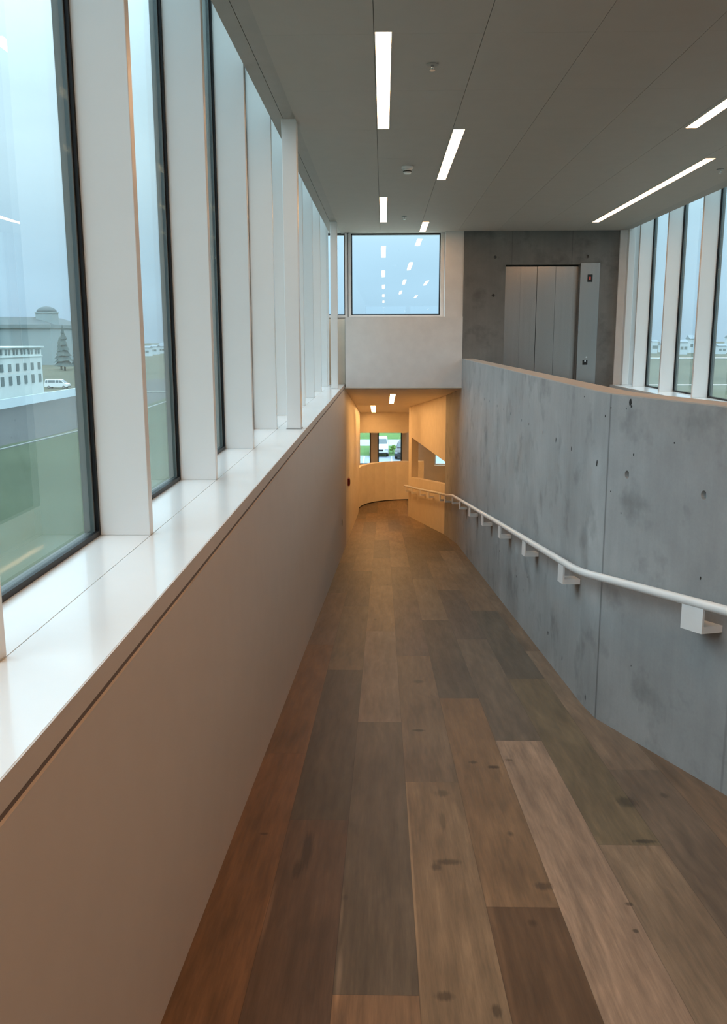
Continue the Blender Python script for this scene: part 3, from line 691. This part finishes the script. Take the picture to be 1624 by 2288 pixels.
tag(r, 'big hazy grey hall with a domed tower rising above the white building', 'building')

def conifer(x, y, h, rad, label, group):
    r = empty('conifer_tree', (x, y, GZ)); g = MB(); g.cyl((x, y, GZ), rad * .12, h * .5, n=8); g.build('trunk', 'bark', r)
    rr = random.Random(int(h * 7 + x)); g = MB()
    for k in range(7):
        z = GZ + h * (.12 + .125 * k); R = rad * (1 - k / 8.0)
        nn = 11; base = [(x + R * rr.uniform(.75, 1.15) * math.cos(6.283 * i / nn), y + R * rr.uniform(.75, 1.15) * math.sin(6.283 * i / nn), z + rr.uniform(-.03, .02) * h) for i in range(nn)]
        tip = [(x + .05 * (v[0] - x), y + .05 * (v[1] - y), z + h * .22) for v in base]; g.loft([base, tip], sm=False)
    g.build('foliage', 'conifer', r); tag(r, label, 'tree', group)
conifer(-118, 332, 15.5, 3.2, 'taller dark conifer rising just right of the domed hall', 'conifers beside the domed hall')
for cx, cy, ch in ((-124, 345, 11.5), (-119.5, 352, 12.5), (-106.5, 345, 12.0)):
    conifer(cx, cy, ch, 3.2, 'low dark conifer in the hazy clump right of the domed hall', 'conifers beside the domed hall')
conifer(-111, 338, 13.5, 3.0, 'shorter dark conifer beside the window frame, right of the taller one', 'conifers beside the domed hall')

def house(x, y, w_, d_, h_, roofh, label, group, rot=0):
    r = empty('distant_house', (x, y, GZ)); g = MB(); g.box(x - w_ / 2, x + w_ / 2, y, y + d_, GZ, GZ + h_); g.build('wall', 'house_pale', r)
    g = MB(); a, b, c, e = x - w_ / 2 - .5, x + w_ / 2 + .5, y - .5, y + d_ + .5; z = GZ + h_
    g.add([(a, c, z), (b, c, z), (b, e, z), (a, e, z), (a, (c + e) / 2, z + roofh), (b, (c + e) / 2, z + roofh)], [(0, 1, 5, 4), (2, 3, 4, 5), (1, 2, 5), (3, 0, 4), (3, 2, 1, 0)]); g.build('roof', 'house_roof', r)
    for k in range(max(2, int(w_ / 8))):
        xx = x - w_ / 2 + (k + .5) * w_ / max(2, int(w_ / 8)); g = MB(); g.box(xx - 1, xx + 1, y - .1, y + .1, GZ + h_ * .4, GZ + h_ * .65); g.build('window', 'window_dark', r)
    tag(r, label, 'house', group)
rh = random.Random(11)
for i in range(22):
    ang = .245 + i * .0105; Y = 640 + 60 * (i % 4) + rh.uniform(0, 30)
    house(ang * Y, Y, rh.uniform(4, 6.2), 10, rh.uniform(6, 12), rh.uniform(1, 4), 'small pale house of the hazy town beyond the right hand windows', 'town houses on the horizon to the right')
for i in range(14):
    ang = -.30 + i * .009; Y = 620 + 60 * (i % 4) + rh.uniform(0, 30)
    house(ang * Y, Y, rh.uniform(3.5, 5), 10, rh.uniform(5, 10), rh.uniform(1, 3), 'small pale house of the hazy town beyond the left hand windows', 'town houses on the horizon to the left')

def vehicle(name, x, y, heading, L, W, H, mat, label, cat, kind='van', zg=GZ):
    """length along local +a (nose), heading = angle of nose from +X"""
    r = empty(name, (x, y, zg)); ca, sa = math.cos(heading), math.sin(heading)
    def T(a, b, z): return (x + a * ca - b * sa, y + a * sa + b * ca, zg + z)
    if kind == 'van':
        prof = [(-.5, .18), (-.5, .55), (-.485, .62), (-.46, .93), (-.44, 1.0), (.12, 1.0), (.20, .95), (.37, .60), (.47, .50), (.5, .40), (.5, .18)]
    else:
        prof = [(-.5, .20), (-.5, .62), (-.46, .68), (-.42, .94), (-.34, 1.0), (.02, 1.0), (.06, .97), (.19, .66), (.44, .60), (.5, .48), (.5, .20)]
    g = MB(); rings = []
    for b, sx in ((-.5, .97), (-.46, 1.0), (.46, 1.0), (.5, .97)):
        rings.append([T(pa * L * sx, b * W * (1 - .12 * max(0, pz - .6) / .4), pz * H * (1 if sx == 1.0 else .985) + (0 if sx == 1 else .004)) for pa, pz in prof])
    g.loft(rings, sm=False); body = g.build('body', mat, r, bevel=.04)
    def panel(nm, pts, m, par=r, off=.012):
        d = MB(); k = len(pts); P = [Vector(p) for p in pts]; nn = (P[1] - P[0]).cross(P[2] - P[0]).normalized()
        c = sum(P, Vector()) / k; cc = Vector(T(0, 0, H * .6))
        if nn.dot(c - cc) < 0: nn = -nn
        d.add([p + nn * off for p in P] + [p - nn * .02 for p in P], [tuple(range(k)), tuple(reversed(range(k, 2 * k)))] + [(i, (i + 1) % k, k + (i + 1) % k, k + i) for i in range(k)]); return d.build(nm, m, par)
    wlo, whi = .64, .92
    for b in (-.5, .5):
        bl = b * W * (1 - .12 * .04 / .4); bh = b * W * (1 - .12 * .32 / .4)
        if kind == 'van': segs = ((-.45, -.36, -.43, -.36), (-.34, -.03, -.34, -.03), (-.01, .12, -.01, .12), (.14, .33, .14, .20))
        else: segs = ((-.40, -.24, -.37, -.24), (-.22, -.02, -.22, -.02), (0, .17, 0, .05))
        for a0, a1, c0, c1 in segs: panel('side_window', [T(a0 * L, bl, wlo * H), T(a1 * L, bl, wlo * H), T(c1 * L, bh, whi * H), T(c0 * L, bh, whi * H)], 'car_glass')
    if kind == 'van': ws = [T(.36 * L, -.42 * W, .62 * H), T(.36 * L, .42 * W, .62 * H), T(.215 * L, .40 * W, .92 * H), T(.215 * L, -.40 * W, .92 * H)]
    else: ws = [T(.18 * L, -.43 * W, .68 * H), T(.18 * L, .43 * W, .68 * H), T(.075 * L, .40 * W, .94 * H), T(.075 * L, -.40 * W, .94 * H)]
    panel('windscreen', ws, 'car_glass', off=.03)
    for b in (-.40, .40): panel('headlight', [T(.497 * L, (b - .07) * W, .40 * H), T(.497 * L, (b + .07) * W, .40 * H), T(.497 * L, (b + .07) * W, .48 * H), T(.497 * L, (b - .07) * W, .48 * H)], 'chrome', off=.02)
    panel('grille', [T(.5 * L, -.22 * W, .34 * H), T(.5 * L, .22 * W, .34 * H), T(.5 * L, .22 * W, .44 * H), T(.5 * L, -.22 * W, .44 * H)], 'black_plastic', off=.015)
    panel('bumper', [T(.5 * L, -.47 * W, .19 * H), T(.5 * L, .47 * W, .19 * H), T(.5 * L, .47 * W, .27 * H), T(.5 * L, -.47 * W, .27 * H)], 'tyre', off=.05)
    for a in (-.31, .33):
        for b in (-1, 1):
            d = MB(); rad = .33 if kind == 'van' else .35; k = 16; r1 = []; r2 = []
            for i in range(k):
                t = 6.283 * i / k; r1.append(T(a * L + rad * math.cos(t), b * W * .5 * 1.01, rad + rad * math.sin(t))); r2.append(T(a * L + rad * math.cos(t), b * W * .38, rad + rad * math.sin(t)))
            d.loft([r1, r2]); wh = d.build('wheel', 'tyre', r)
            d = MB(); r1 = []; r2 = []
            for i in range(k):
                t = 6.283 * i / k; r1.append(T(a * L + .19 * math.cos(t), b * W * .5 * 1.03, rad + .19 * math.sin(t))); r2.append(T(a * L + .19 * math.cos(t), b * W * .45, rad + .19 * math.sin(t)))
            d.loft([r1, r2]); d.build('hub_cap', 'grey_plastic', wh)
    tag(r, label, cat); return r
vehicle('van', -76.3, 209, -.05, 5.6, 1.95, 2.1, 'car_white', 'white van parked past the end of the white three storey building', 'van')
vehicle('car', -.40, 86.2, -math.pi / 2, 4.5, 1.78, 1.62, 'car_white', 'white car seen nose on through the low window beyond the curved parapet', 'car', 'car', GZ + .07)
vehicle('car', 2.15, 84.2, -math.pi / 2 - .12, 4.4, 1.75, 1.45, 'car_dark', 'dark car parked right of the white one beyond the curved parapet', 'car', 'car', GZ + .07)
r = empty('shrub', (.95, 87.0, GZ)); g = MB(); g.cyl((.95, 87, GZ), .05, .4, n=8); g.build('stem', 'bark', r)
g = MB(); rr = random.Random(4)
for k in range(60):
    a, b, q_ = rr.uniform(0, 6.28), rr.uniform(-.3, 1.4), rr.uniform(.15, .42); c = Vector((.95 + q_ * math.cos(a) * math.cos(b), 87 + q_ * math.sin(a) * math.cos(b), GZ + .45 + .55 * math.sin(b) * q_ * 1.8)); s = .13
    vs = [c + Vector((rr.uniform(-s, s), rr.uniform(-s, s), rr.uniform(-s, s))) for _ in range(4)]; g.add([tuple(v) for v in vs], [(0, 1, 2), (0, 2, 3), (0, 3, 1), (1, 3, 2)])
g.build('foliage', 'leaf_green', r); tag(r, 'low green shrub growing between the white car and the dark car', 'shrub')
